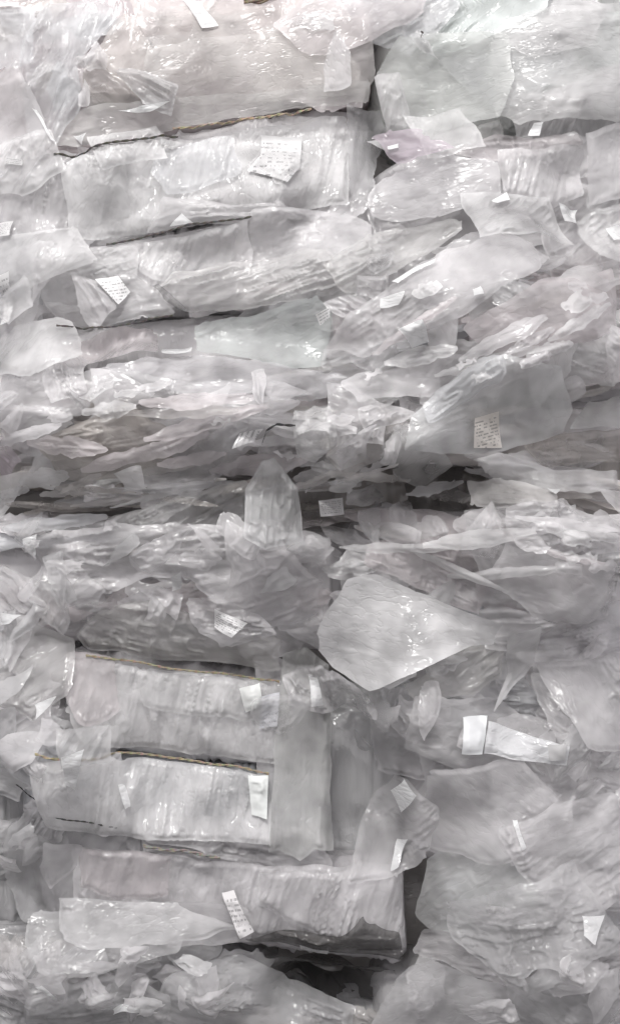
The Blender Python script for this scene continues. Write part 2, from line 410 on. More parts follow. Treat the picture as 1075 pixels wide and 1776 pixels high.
# deep backing layer of the stack; gap shade is put into its dark tint
gxs = np.arange(-460, 1540, 14.0); gys = np.arange(-440, 1990, 14.0); XX, YY = np.meshgrid(gxs, gys)
hh = -215 + 40 * wrinkle(XX.ravel(), YY.ravel(), 80, 2, 3, .5, 5)
I = np.arange(XX.size).reshape(XX.shape); f = np.stack([I[:-1, :-1], I[:-1, 1:], I[1:, 1:], I[1:, :-1]], -1).reshape(-1, 4)
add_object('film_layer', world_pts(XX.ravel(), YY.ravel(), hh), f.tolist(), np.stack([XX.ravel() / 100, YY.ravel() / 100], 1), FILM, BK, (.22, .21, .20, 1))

# ================================================================== lobes
lobe(UL, [(-90, -70), (660, -110)], [(-90, 302), (150, 262), (540, 188), (655, 176)], 0, 140, 4, 14, tint=PINK)
lobe(UL, [(-90, 312), (100, 280), (300, 236), (530, 196), (648, 186)], [(-90, 445), (110, 425), (440, 378), (648, 372)], 8, 110, 9, 8, end=(.05, .07), n=2.6)
lobe(UL, [(-90, 455), (110, 430), (440, 384), (640, 380)], [(-90, 600), (60, 578), (300, 546), (600, 522), (640, 520)], 4, 110, 8, 9, end=(.05, .1), n=2.6)
lobe(UL, [(30, 588), (180, 570), (330, 553), (600, 528)], [(30, 660), (190, 650), (560, 668), (600, 660)], 0, 110, 9, 6, end=(.12, .1))
lobe(UR, [(640, -100), (1200, -130)], [(640, 225), (760, 246), (900, 222), (1200, 190)], 6, 140, 3, 14, end=(.06, .05), tint=(.63, .645, .63))
lobe(UR, [(638, 300), (760, 255), (1000, 240), (1200, 215)], [(638, 372), (720, 392), (985, 372), (1200, 335)], 12, 130, 8, 8, end=(.1, .05))
lobe(UR, [(560, 400), (800, 385), (1000, 378), (1200, 350)], [(560, 590), (800, 600), (1200, 590)], -6, 120, 5, 12)
lobe(UR, [(560, 560), (800, 570), (1200, 560)], [(560, 690), (800, 690), (1200, 700)], -26, 120, 5, 12)
lobe(ML, [(-90, 640), (600, 660)], [(-90, 780), (300, 790), (600, 780)], -14, 120, 5, 10, end=(.05, .2))
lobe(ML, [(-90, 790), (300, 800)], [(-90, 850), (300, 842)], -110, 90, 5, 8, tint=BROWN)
lobe(MR, [(560, 690), (1200, 690)], [(560, 790), (800, 800), (1200, 770)], -28, 120, 5, 10, end=(.2, .05))
lobe(MR, [(850, 770), (1200, 750)], [(850, 890), (1200, 905)], -60, 110, 5, 9, end=(.15, .05), tint=DIRTY)
lobe(LL, [(-90, 905), (300, 895), (620, 930)], [(-90, 1100), (620, 1130)], -18, 120, 5, 12, end=(.05, .15))
lobe(LL, [(105, 1130), (250, 1150), (485, 1180), (560, 1190)], [(105, 1270), (190, 1298), (465, 1332), (560, 1340)], 6, 110, 10, 8, end=(.1, .1), n=2.6)
lobe(LL, [(30, 1282), (190, 1304), (465, 1338), (560, 1345)], [(30, 1420), (210, 1436), (400, 1456), (560, 1480)], 8, 110, 10, 8, end=(.1, .1), n=2.6, tint=COOL)
lobe(LL, [(60, 1440), (255, 1464), (380, 1488), (706, 1500)], [(60, 1585), (260, 1600), (450, 1640), (706, 1668)], 10, 110, 11, 7, end=(.1, .05), n=2.6, tint=(.63, .615, .63))
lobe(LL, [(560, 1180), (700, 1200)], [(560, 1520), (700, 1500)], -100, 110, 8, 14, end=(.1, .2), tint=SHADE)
lobe(LR, [(600, 890), (985, 885), (1060, 928), (1200, 935)], [(600, 1130), (1200, 1120)], -14, 120, 5, 14, end=(.1, .05))
lobe(LR, [(700, 1120), (1200, 1110)], [(700, 1330), (1200, 1330)], -20, 130, 5, 12, end=(.12, .05))
lobe(LR, [(690, 1330), (1200, 1320)], [(700, 1490), (1200, 1500)], -6, 130, 4, 12, end=(.1, .05))
lobe(LR, [(742, 1490), (1200, 1490)], [(752, 1690), (1200, 1670)], 4, 130, 4, 10, end=(.06, .05))
lobe(LE, [(-90, 1090), (130, 1110)], [(-90, 1290), (130, 1260)], 6, 130, 8, 10, end=(.05, .2))
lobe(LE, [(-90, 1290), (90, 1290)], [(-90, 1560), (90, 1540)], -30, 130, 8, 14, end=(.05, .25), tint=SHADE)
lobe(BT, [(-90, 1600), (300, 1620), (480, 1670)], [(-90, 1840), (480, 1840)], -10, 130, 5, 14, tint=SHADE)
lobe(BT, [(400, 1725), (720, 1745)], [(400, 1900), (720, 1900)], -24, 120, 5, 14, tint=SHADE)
lobe(LR, [(640, 1690), (1200, 1668)], [(640, 1900), (1200, 1900)], 8, 130, 4, 12, tint=(.58, .575, .58))
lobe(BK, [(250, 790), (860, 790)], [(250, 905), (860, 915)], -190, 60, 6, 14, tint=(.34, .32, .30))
lobe(UL, [(-90, -400), (640, -420)], [(-90, -90), (640, -120)], -4, 130, 5, 12)
lobe(UR, [(650, -410), (1200, -430)], [(650, -110), (1200, -140)], -2, 130, 5, 12)
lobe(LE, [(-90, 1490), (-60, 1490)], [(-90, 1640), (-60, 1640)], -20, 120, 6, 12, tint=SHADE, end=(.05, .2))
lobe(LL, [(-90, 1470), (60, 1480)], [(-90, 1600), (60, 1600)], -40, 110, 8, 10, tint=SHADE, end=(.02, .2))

# ================================================================== film sheets
PRE = {
    'smooth': dict(amp=5, size=70, stretch=2.0, octs=2, span=9, lift=4, gain=.4),
    'soft': dict(amp=13, size=46, stretch=2.2, octs=3, span=6, lift=3, gain=.45),
    'pleat': dict(amp=13, size=17, stretch=9, octs=2, span=4, lift=3, gain=.4, mat=GLOSS, res=3.2),
    'roll': dict(amp=10, size=24, stretch=6, octs=2, span=4, lift=3, gain=.4, mat=GLOSS, res=2.9),
    'drape': dict(amp=14, size=26, stretch=5, octs=3, span=5, lift=3, gain=.45),
    'crumple': dict(amp=17, size=34, stretch=1.8, octs=3, span=3, lift=3, gain=.34, mat=GLOSS),
}
def S(owner, kind, poly, name='film_sheet', **k):
    d = dict(PRE[kind]); d.update(k); t = d.get('tint', GREY); m = sum(t) / 3
    d['tint'] = tuple(min(.86, (c * .62 + m * .38) * 1.2) for c in t); d['alpha'] = min(1, d.get('alpha', .85) * .62)
    return sheet(owner, name, poly, **d)
def loose(kind, poly, label, name='loose_film_sheet', cat='film sheet', group=None, **k):
    return tag(S(None, kind, poly, name, **k), label, cat, group or ('loose film sheets on the stack' if cat == 'film sheet' else None))
def sticker(owner, poly, kind='lines', tint=(.80, .80, .80), name='paper_sticker', cover=False, **k):
    d = dict(amp=5, size=20, stretch=1.5, octs=2, span=2, lift=2.0, curl=2, rag=.6, mat=PAPER[kind], uvmode='print', res=2.6); d.update(k)
    o = sheet(owner, name, poly, tint=tint, alpha=1, **d)
    c = np.mean(np.array(poly, float), 0)
    if cover: S(owner, 'soft', blob(c[0] + 14, c[1] + 6, 56, 36, 20, 7, COUNT[0]), ang=40, tint=PALE, alpha=.6, curl=2, lift=1.5)
    return o
def scrap(owner, poly, tint=WHITE, name='film_scrap', **k):
    d = dict(amp=5, size=16, stretch=1.6, octs=2, span=2, lift=2.0, curl=3, rag=1.2, mat=GLOSS, res=2.4); d.update(k)
    return sheet(owner, name, poly, tint=tint, alpha=1, **d)
def filler(owner, box, n, ang, kinds, size, seed, tints=(GREY, GREY, COOL, PINK), alpha=(.8, 1.6), aspect=(1.3, 3)):
    r = random.Random(seed)
    for i in range(n):
        rx = r.uniform(*size); ry = rx / r.uniform(*aspect); a = ang + r.uniform(-18, 18)
        S(owner, r.choice(kinds), blob(r.uniform(box[0], box[2]), r.uniform(box[1], box[3]), rx, ry, a, r.randint(6, 9), seed * 100 + i),
          ang=a + r.uniform(-15, 15), tint=r.choice(tints), alpha=r.uniform(*alpha), curl=r.uniform(3, 10), rag=r.uniform(2, 6))
def shingles(owner, box, n, ang, seed, L=(110, 340), Wd=(20, 62), tints=(GREY, GREY, COOL, PINK, DIRTY), slope=(1, 7), name='film_layer', skew=0):
    r = random.Random(seed); x0, y0, x1, y1 = box
    for i in range(n):
        t = (i + r.random()) / n; cx = r.uniform(x0, x1); cy = y1 + (y0 - y1) * t + skew * (cx - x0) / max(1, x1 - x0)
        a = ang + r.uniform(-9, 9) * (1 if name == 'film_layer' else 2)
        S(owner, r.choice(['drape', 'pleat', 'drape']), lens(cx, cy, r.uniform(*L), r.uniform(*Wd), a, seed * 100 + i), name, ang=a + r.uniform(-5, 5),
          tint=r.choice(tints), alpha=r.choice((.75, .9, 2)) if name == 'film_layer' else .85, slope=r.uniform(*slope), curl=r.uniform(1, 5), rag=r.uniform(1, 2.4), amp=r.uniform(6, 12))

# ---- fillers under everything
filler(UL, (0, 0, 620, 180), 14, 15, ['smooth', 'drape', 'smooth'], (50, 110), 1, (PINK, WARM, GREY, COOL))
filler(UL, (0, 290, 600, 400), 10, 12, ['soft', 'drape'], (45, 90), 2)
filler(UL, (40, 420, 600, 520), 10, 10, ['soft', 'drape'], (40, 85), 3)
filler(UR, (680, 0, 1075, 180), 9, 12, ['smooth', 'soft'], (70, 130), 4, (GREY, MINT, COOL))
filler(UR, (680, 290, 1075, 360), 8, 12, ['soft', 'drape'], (40, 85), 5)
filler(UR, (580, 420, 1075, 640), 14, 14, ['soft', 'drape', 'crumple'], (50, 110), 6)
filler(LL, (20, 940, 560, 1090), 14, -5, ['soft', 'drape', 'crumple'], (45, 100), 7)
filler(LR, (600, 920, 1075, 1110), 12, -8, ['soft', 'drape', 'crumple'], (45, 110), 8)
filler(LR, (720, 1130, 1075, 1320), 12, -15, ['soft', 'drape', 'crumple'], (45, 100), 9, (GREY, SHADE, COOL))
filler(LR, (850, 1340, 1075, 1640), 14, -12, ['soft', 'smooth', 'drape'], (60, 120), 10, (GREY, SHADE, COOL))
filler(LE, (-10, 1110, 90, 1500), 12, 10, ['soft', 'crumple'], (35, 70), 11, (GREY, SHADE))
filler(BT, (-10, 1640, 380, 1790), 20, -8, ['crumple', 'soft', 'drape'], (30, 85), 12, (SHADE, GREY, DIRTY))
filler(BT, (430, 1750, 640, 1800), 8, -5, ['crumple', 'soft', 'drape'], (30, 60), 16, (SHADE, GREY, DIRTY))
filler(LR, (860, 1690, 1075, 1790), 10, 20, ['soft', 'drape'], (55, 110), 13, (GREY, SHADE))

# ---- film wrapped across the ties, tying neighbouring folds together
for ow, pl, an, ti in [
    (UL, [(-20, 230), (70, 235), (120, 300), (130, 420), (90, 460), (-20, 450)], 70, GREY), (UL, [(130, 250), (190, 255), (200, 330), (150, 345)], 75, GREY),
    (UL, [(560, 330), (650, 300), (650, 470), (600, 500), (520, 480)], 80, GREY), (UL, [(-20, 400), (60, 405), (90, 480), (60, 600), (-20, 600)], 65, COOL),
    (UR, [(880, 180), (1090, 150), (1090, 300), (1000, 300), (900, 270)], 70, GREY), (UR, [(640, 350), (760, 340), (900, 345), (960, 420), (800, 470), (640, 460)], 20, GREY),
    (UR, [(900, 330), (1090, 310), (1090, 480), (960, 470)], 40, GREY), (UR, [(560, 520), (760, 500), (780, 640), (560, 640)], 20, GREY), (UR, [(780, 500), (1090, 480), (1090, 640), (800, 650)], 12, PINK),
    (LL, [(30, 1230), (120, 1220), (150, 1300), (120, 1360), (40, 1340)], 70, GREY), (LL, [(440, 1140), (560, 1160), (570, 1330), (565, 1480), (450, 1460)], 85, GREY),
    (LL, [(80, 1400), (240, 1420), (240, 1500), (90, 1490)], 60, SHADE), (LL, [(240, 1420), (560, 1440), (580, 1520), (420, 1505), (250, 1480)], -8, GREY),
    (LL, [(20, 1420), (120, 1440), (150, 1600), (40, 1600), (0, 1540)], 75, SHADE),
    (LR, [(640, 1200), (760, 1180), (780, 1360), (660, 1350)], 70, GREY), (LR, [(720, 1290), (920, 1300), (940, 1420), (740, 1430)], 10, GREY), (LR, [(920, 1270), (1090, 1280), (1090, 1450), (930, 1420)], -20, GREY),
    (LR, [(760, 1430), (1090, 1430), (1090, 1580), (940, 1560), (800, 1540)], -10, GREY), (LR, [(770, 1600), (1090, 1600), (1090, 1740), (770, 1720)], 8, SHADE)]:
    S(ow, 'soft', pl, ang=an, tint=ti, alpha=.85, span=8, curl=4, rag=5)

# ---- pressed layers
shingles(UR, (600, 470, 1060, 680), 34, 12, 21)
shingles(ML, (10, 660, 640, 800), 44, 10, 22, tints=(GREY, DIRTY, PINK, DIRTY, WARM))
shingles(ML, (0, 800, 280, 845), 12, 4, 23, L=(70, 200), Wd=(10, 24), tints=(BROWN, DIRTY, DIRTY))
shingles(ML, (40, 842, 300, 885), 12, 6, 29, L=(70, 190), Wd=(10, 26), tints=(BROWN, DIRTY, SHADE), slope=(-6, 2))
shingles(MR, (600, 720, 1060, 790), 16, 6, 24, tints=(GREY, DIRTY, WARM))
shingles(MR, (880, 790, 1090, 890), 16, -10, 25, L=(90, 240), Wd=(12, 30), tints=(GREY, DIRTY, WARM))
shingles(LL, (30, 900, 560, 960), 14, 2, 26)
shingles(LR, (640, 900, 1060, 1000), 18, -4, 27)

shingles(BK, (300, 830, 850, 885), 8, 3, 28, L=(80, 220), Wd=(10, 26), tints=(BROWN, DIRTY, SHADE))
# ---- small crumpled tufts of film pushed out between the sheets
for k, (ow, box, n, an) in enumerate([(UL, (10, 20, 620, 170), 8, 20), (UL, (0, 270, 620, 400), 9, 20), (UL, (20, 420, 600, 640), 14, 20), (UR, (660, 240, 1070, 380), 8, 20), (UR, (570, 430, 1070, 680), 26, 15),
        (ML, (0, 650, 620, 800), 24, 15), (MR, (600, 690, 800, 800), 10, 10), (BK, (500, 800, 670, 880), 6, 10), (BK, (180, 830, 340, 880), 5, 10), (LL, (20, 900, 560, 1120), 24, 0), (LL, (60, 1270, 240, 1440), 8, 60),
        (LR, (600, 890, 1070, 1110), 24, 0), (LR, (700, 1130, 1070, 1330), 18, -30), (LR, (800, 1340, 1070, 1640), 12, 30), (LE, (0, 1080, 100, 1500), 14, 50), (BT, (0, 1640, 420, 1770), 22, 0), (LR, (720, 1660, 1070, 1770), 10, 40)]):
    filler(ow, box, n, an, ['crumple', 'drape', 'soft'], (22, 60), 40 + k, (GREY, PALE, GREY, SHADE), alpha=(.8, 1.2), aspect=(1.2, 3.2))

# ---- upper left bale
S(UL, 'smooth', [(0, 10), (70, 20), (60, 110), (10, 120), (-20, 120), (-20, 0)], ang=80, tint=COOL)
S(UL, 'soft', [(215, 15), (265, 80), (300, 150), (245, 172), (160, 95)], ang=60, tint=WARM, lift=1)
S(UL, 'drape', [(145, 118), (170, 100), (250, 172), (215, 186), (150, 190)], ang=-40, tint=BROWN, lift=1, curl=1)
S(UL, 'smooth', [(225, 0), (430, -10), (560, -10), (640, 70), (540, 105), (400, 130), (300, 145), (262, 78)], ang=25, tint=WARM)
S(UL, 'smooth', [(260, 90), (420, 60), (640, 30), (650, 110), (640, 150), (540, 165), (320, 178), (250, 150)], ang=18, tint=(.655, .63, .61), alpha=.85)
S(UL, 'smooth', [(90, 215), (150, 190), (320, 172), (540, 150), (642, 140), (640, 172), (530, 184), (300, 220), (150, 258), (100, 255)], ang=12, tint=(.60, .59, .57), rag=2)
S(UL, 'drape', [(75, -10), (175, -10), (215, 15), (175, 70), (136, 114), (142, 190), (100, 250), (40, 225), (32, 100), (62, 30)], ang=70, tint=COOL, curl=9)
S(UL, 'soft', [(-20, 130), (35, 110), (95, 245), (45, 290), (-20, 296)], ang=60, tint=GREY)
S(UL, 'soft', [(128, 98), (166, 88), (158, 108), (146, 117), (134, 112)], tint=PALE, bulge=7)
S(UL, 'smooth', [(535, -10), (745, -10), (735, 18), (645, 72), (535, 102), (470, 40)], ang=28, tint=PINK)
S(UL, 'pleat', [(-10, 305), (110, 280), (240, 250), (270, 300), (220, 370), (100, 400), (-10, 420)], ang=80, tint=GREY)
S(UL, 'roll', [(110, 284), (300, 240), (530, 202), (604, 194), (606, 352), (520, 362), (380, 384), (200, 410), (120, 410)], ang=78, tint=PALE, alpha=1.0, curl=2)
S(UL, 'pleat', [(270, 262), (400, 228), (425, 300), (345, 335), (290, 340), (262, 300)], ang=80, tint=COOL, alpha=.75, curl=2)
S(UL, 'drape', [(280, 340), (370, 352), (500, 352), (520, 372), (440, 378), (330, 392), (250, 400)], ang=5, tint=GREY)
S(UL, 'pleat', [(600, 190), (660, 186), (672, 215), (655, 262), (650, 300), (640, 365), (606, 350)], ang=80, tint=SHADE)
S(UL, 'soft', [(436, 366), (600, 364), (645, 385), (645, 470), (570, 500), (500, 505), (438, 480)], ang=10, tint=GREY, curl=7)
S(UL, 'roll', [(80, 440), (250, 418), (432, 390), (440, 440), (420, 510), (300, 536), (180, 540), (90, 520)], ang=70, tint=GREY, alpha=1.0, curl=2)
S(UL, 'pleat', [(250, 420), (420, 394), (400, 455), (290, 490), (240, 470)], ang=65, tint=PALE, alpha=.7, curl=2)
S(UL, 'soft', [(75, 445), (165, 430), (240, 430), (240, 480), (168, 512), (140, 531), (85, 536), (70, 515)], ang=20, tint=PALE, curl=8)
S(UL, 'smooth', [(200, 478), (225, 470), (305, 542), (255, 552), (115, 575), (75, 525), (150, 530)], ang=10, tint=(.57, .565, .57))
S(UL, 'drape', [(300, 470), (420, 450), (570, 430), (600, 515), (480, 528), (320, 538), (270, 500)], ang=15, tint=(.62, .61, .60))
S(UL, 'smooth', [(-20, 455), (35, 430), (70, 440), (78, 520), (48, 578), (-20, 622)], ang=55, tint=GREY, curl=8)
S(UL, 'pleat', [(86, 602), (180, 574), (270, 568), (278, 615), (190, 634), (100, 650)], ang=65, tint=PINK)
S(UL, 'soft', [(20, 605), (100, 590), (110, 650), (60, 690), (15, 650)], ang=70, tint=GREY)
S(UL, 'smooth', [(335, 560), (480, 536), (545, 520), (578, 545), (562, 636), (480, 638), (340, 608)], ang=25, tint=MINT, curl=5)
# ---- upper right bale
S(UR, 'smooth', [(850, 40), (960, 10), (1090, -10), (1090, 205), (900, 214), (860, 190)], ang=10, tint=(.65, .65, .645))
S(UR, 'smooth', [(650, 135), (690, 70), (745, 60), (870, 72), (885, 150), (860, 214), (760, 222), (722, 230), (665, 205)], ang=8, tint=(.62, .645, .62), curl=6)
S(UR, 'soft', [(648, 140), (690, 128), (722, 228), (670, 222)], ang=75, tint=GREY)
S(UR, 'drape', [(735, 228), (862, 212), (872, 240), (770, 250)], ang=5, tint=(.53, .53, .51))
S(UR, 'soft', [(770, 257), (860, 234), (1000, 236), (1012, 250), (925, 264), (860, 282), (800, 272)], ang=6, tint=PINK, curl=8)
S(UR, 'pleat', [(860, 262), (1015, 250), (1020, 330), (960, 360), (870, 340)], ang=75, tint=GREY)
S(UR, 'smooth', [(640, 330), (668, 298), (760, 264), (860, 285), (865, 345), (760, 378), (690, 380), (645, 368)], ang=12, tint=GREY, curl=3)
S(UR, 'smooth', [(1008, 240), (1090, 210), (1090, 338), (1022, 356)], ang=75, tint=GREY)
S(UR, 'soft', [(1000, 385), (1030, 362), (1090, 345), (1090, 480), (1020, 450)], ang=40, tint=PALE)
S(UR, 'soft', [(560, 470), (640, 400), (800, 380), (800, 400), (690, 470), (600, 515)], ang=30, tint=(.60, .595, .58), curl=9)
S(UR, 'smooth', [(700, 480), (760, 440), (820, 390), (930, 400), (960, 440), (880, 500), (770, 540), (735, 530)], ang=50, tint=GREY, curl=9)
S(UR, 'crumple', [(618, 482), (672, 478), (662, 530), (622, 534)], tint=GREY)
S(UR, 'soft', [(575, 548), (605, 522), (685, 556), (735, 560), (665, 590), (580, 592)], ang=-20, tint=PINK)
S(UR, 'drape', [(560, 610), (610, 590), (740, 600), (760, 620), (640, 640), (555, 640)], ang=15, tint=GREY)
S(UR, 'soft', [(780, 612), (840, 575), (905, 540), (1000, 560), (1010, 580), (930, 602), (840, 612)], ang=20, tint=(.58, .575, .58))
S(UR, 'soft', [(836, 582), (870, 560), (1000, 576), (992, 596), (900, 612), (880, 632)], ang=15, tint=PINK, curl=10)
S(UR, 'pleat', [(930, 640), (980, 605), (1090, 575), (1090, 660), (1000, 670)], ang=-15, tint=PALE)
S(UR, 'drape', [(640, 640), (740, 618), (830, 622), (800, 640), (700, 668)], ang=10, tint=PALE)
S(UR, 'drape', [(560, 665), (690, 650), (710, 672), (600, 690), (540, 690)], ang=8, tint=(.6, .6, .6))
# ---- middle left bale
S(ML, 'drape', [(186, 632), (280, 620), (320, 610), (430, 622), (560, 642), (610, 655), (560, 690), (420, 702), (300, 690), (205, 662)], ang=6, tint=(.60, .59, .61), curl=9)
S(ML, 'smooth', [(-20, 640), (75, 668), (186, 634), (198, 645), (158, 700), (140, 722), (60, 715), (-20, 700)], ang=15, tint=GREY, curl=8)
S(ML, 'soft', [(-20, 700), (90, 705), (130, 735), (60, 790), (-20, 770)], ang=15, tint=GREY)
S(ML, 'drape', [(138, 735), (200, 715), (255, 725), (300, 745), (230, 775), (160, 775)], ang=10, tint=WARM)
S(ML, 'soft', [(-20, 748), (20, 760), (46, 800), (5, 826), (-20, 826)], ang=-40, tint=MAUVE)
S(ML, 'pleat', [(205, 812), (250, 742), (440, 690), (520, 690), (480, 740), (400, 812), (330, 858), (262, 848)], ang=30, tint=(.62, .61, .62), curl=8, low=-6)
S(ML, 'drape', [(290, 722), (440, 690), (530, 690), (470, 720), (350, 740)], ang=15, tint=GREY)
S(ML, 'soft', [(-20, 826), (76, 820), (34, 858), (0, 900), (-20, 900)], ang=40, tint=PALE, curl=9)
# ---- middle right bale
S(MR, 'crumple', [(565, 745), (600, 712), (662, 700), (702, 735), (655, 800), (602, 832), (562, 790)], tint=DIRTY, size=18)
S(MR, 'soft', [(652, 790), (690, 738), (772, 786), (792, 806), (742, 846), (690, 822)], ang=40, tint=(.58, .58, .57), bulge=14)
S(MR, 'drape', [(895, 765), (1090, 738), (1090, 800), (930, 812)], ang=8, tint=BROWN)
S(MR, 'drape', [(818, 796), (870, 784), (960, 816), (1090, 812), (1090, 846), (940, 856), (850, 826)], ang=-6, tint=PALE, bulge=10, low=-8)
S(MR, 'drape', [(820, 832), (870, 826), (960, 856), (950, 882), (818, 878)], ang=-8, tint=(.6, .585, .57), bulge=10, low=-8)
S(MR, 'smooth', [(985, 745), (1010, 700), (1090, 690), (1090, 740)], ang=15, tint=(.60, .61, .60))
S(MR, 'smooth', [(1040, 850), (1090, 850), (1090, 905), (1065, 890)], ang=-30, tint=GREY)
# ---- lower left bale: loose upper part
S(LL, 'drape', [(180, 905), (300, 865), (430, 830), (430, 930), (330, 960), (200, 950)], ang=25, tint=(.58, .58, .57), curl=8)
S(LL, 'drape', [(45, 945), (100, 918), (320, 906), (480, 920), (500, 960), (450, 1030), (370, 1050), (330, 1002), (262, 1000), (190, 1030), (125, 1036), (70, 1002)], ang=4, tint=GREY, curl=12, low=-10, alpha=1.1, slope=20)
S(LL, 'smooth', [(410, 960), (500, 950), (560, 1010), (550, 1075), (470, 1090), (380, 1060)], ang=20, tint=(.58, .56, .57))
S(LL, 'soft', [(128, 1105), (180, 1055), (280, 1035), (332, 1062), (352, 1100), (490, 1100), (486, 1168), (330, 1150), (150, 1130)], ang=-8, tint=(.60, .59, .57), curl=4)
S(LL, 'crumple', [(320, 1040), (370, 1030), (450, 1065), (480, 1100), (400, 1125), (340, 1100)], tint=GREY)
S(LL, 'soft', [(70, 1000), (126, 1036), (121, 1075), (105, 1106), (78, 1080), (40, 1040)], ang=70, tint=PALE, curl=9)
S(LL, 'roll', [(118, 1146), (250, 1156), (400, 1174), (488, 1188), (486, 1325), (380, 1316), (200, 1296), (150, 1284), (122, 1220)], ang=80, tint=PALE, alpha=1.1, curl=2)
S(LL, 'pleat', [(235, 1164), (400, 1176), (470, 1188), (440, 1250), (380, 1245), (250, 1225)], ang=78, tint=WHITE, alpha=.8, curl=2)
S(LL, 'soft', [(112, 1130), (200, 1140), (210, 1230), (170, 1255), (140, 1248), (116, 1195)], ang=75, tint=PINK)
S(LL, 'soft', [(20, 1300), (90, 1285), (130, 1300), (125, 1375), (60, 1380), (15, 1350)], ang=60, tint=COOL)
S(LL, 'soft', [(70, 1310), (205, 1312), (214, 1430), (150, 1440), (90, 1410)], ang=80, tint=GREY, bulge=12)
S(LL, 'roll', [(75, 1302), (200, 1312), (464, 1346), (470, 1464), (300, 1458), (205, 1446), (95, 1420)], ang=82, tint=PALE, alpha=1.1, curl=2)
S(LL, 'roll', [(126, 1462), (260, 1474), (420, 1496), (700, 1508), (704, 1650), (560, 1648), (420, 1622), (240, 1590), (130, 1580)], ang=76, tint=GREY, alpha=1.2, curl=2)
S(LL, 'pleat', [(140, 1466), (260, 1476), (300, 1484), (290, 1560), (200, 1566), (140, 1540)], ang=78, tint=PINK, alpha=.8, curl=2)
S(LL, 'pleat', [(450, 1512), (698, 1514), (700, 1636), (560, 1630), (450, 1570)], ang=72, tint=GREY, alpha=.8, curl=2)
S(LL, 'smooth', [(230, 1555), (430, 1570), (440, 1635), (300, 1640), (220, 1610)], ang=0, tint=GREY)
# left edge
S(LE, 'drape', [(-20, 975), (60, 1000), (90, 1050), (45, 1075), (-20, 1060)], ang=-30, tint=GREY)
S(LE, 'soft', [(-20, 1105), (50, 1078), (125, 1110), (124, 1200), (66, 1246), (30, 1225), (-20, 1218)], ang=30, tint=(.62, .61, .60), curl=9)
S(LE, 'soft', [(-20, 1235), (30, 1225), (35, 1280), (-20, 1320)], ang=60, tint=SHADE)
# bottom
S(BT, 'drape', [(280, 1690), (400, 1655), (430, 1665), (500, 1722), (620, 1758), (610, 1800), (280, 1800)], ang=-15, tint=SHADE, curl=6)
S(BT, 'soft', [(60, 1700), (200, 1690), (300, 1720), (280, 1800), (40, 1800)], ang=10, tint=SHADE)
S(BT, 'smooth', [(45, 1602), (60, 1588), (200, 1582), (330, 1600), (310, 1650), (180, 1682), (80, 1680), (50, 1640)], ang=5, tint=(.62, .62, .62), curl=8)
# ---- lower right bale
S(LR, 'crumple', [(880, 880), (985, 862), (1030, 925), (1000, 960), (890, 930)], tint=GREY, size=15)
S(LR, 'soft', [(630, 980), (640, 942), (750, 930), (870, 950), (862, 1000), (832, 1066), (760, 1040), (690, 1002)], ang=-20, tint=PINK, curl=8)
S(LR, 'crumple', [(985, 960), (1090, 950), (1090, 1040), (1010, 1030)], tint=PALE, size=13)
S(LR, 'smooth', [(820, 985), (990, 965), (1035, 1030), (930, 1065), (840, 1060)], ang=-5, tint=PINK)
S(LR, 'drape', [(870, 1085), (920, 1062), (1090, 1040), (1090, 1160), (930, 1165), (890, 1130)], ang=12, tint=(.64, .62, .64), curl=8)
S(LR, 'drape', [(700, 1190), (810, 1120), (880, 1120), (870, 1175), (820, 1205), (720, 1210)], ang=30, tint=(.55, .54, .52))
S(LR, 'smooth', [(700, 1300), (718, 1205), (860, 1212), (950, 1265), (985, 1325), (800, 1336)], ang=-10, tint=(.58, .57, .575), curl=6)
S(LR, 'crumple', [(1010, 1150), (1090, 1150), (1090, 1250), (1050, 1220)], tint=PALE, size=13)
S(LR, 'soft', [(920, 1170), (1020, 1160), (1090, 1260), (1090, 1340), (990, 1330), (950, 1260)], ang=-40, tint=GREY)
S(LR, 'smooth', [(738, 1340), (830, 1325), (850, 1420), (825, 1485), (740, 1490)], ang=80, tint=(.57, .555, .565))
S(LR, 'soft', [(850, 1330), (1000, 1340), (990, 1440), (900, 1470), (850, 1430)], ang=20, tint=GREY)
S(LR, 'smooth', [(744, 1500), (800, 1472), (870, 1470), (945, 1560), (930, 1650), (800, 1642), (760, 1632), (722, 1600)], ang=40, tint=(.59, .605, .595), curl=6)
S(LR, 'smooth', [(900, 1560), (1000, 1580), (1052, 1592), (1035, 1635), (1000, 1660), (900, 1640)], ang=-5, tint=GREY, curl=8)
S(LR, 'soft', [(745, 1640), (900, 1645), (1090, 1640), (1090, 1720), (900, 1720), (720, 1690)], ang=5, tint=(.58, .565, .57))
S(LR, 'smooth', [(690, 1705), (745, 1665), (880, 1690), (900, 1800), (640, 1800)], ang=35, tint=(.58, .575, .58), curl=9)
S(LR, 'smooth', [(880, 1690), (1090, 1680), (1090, 1800), (890, 1800)], ang=-35, tint=SHADE)

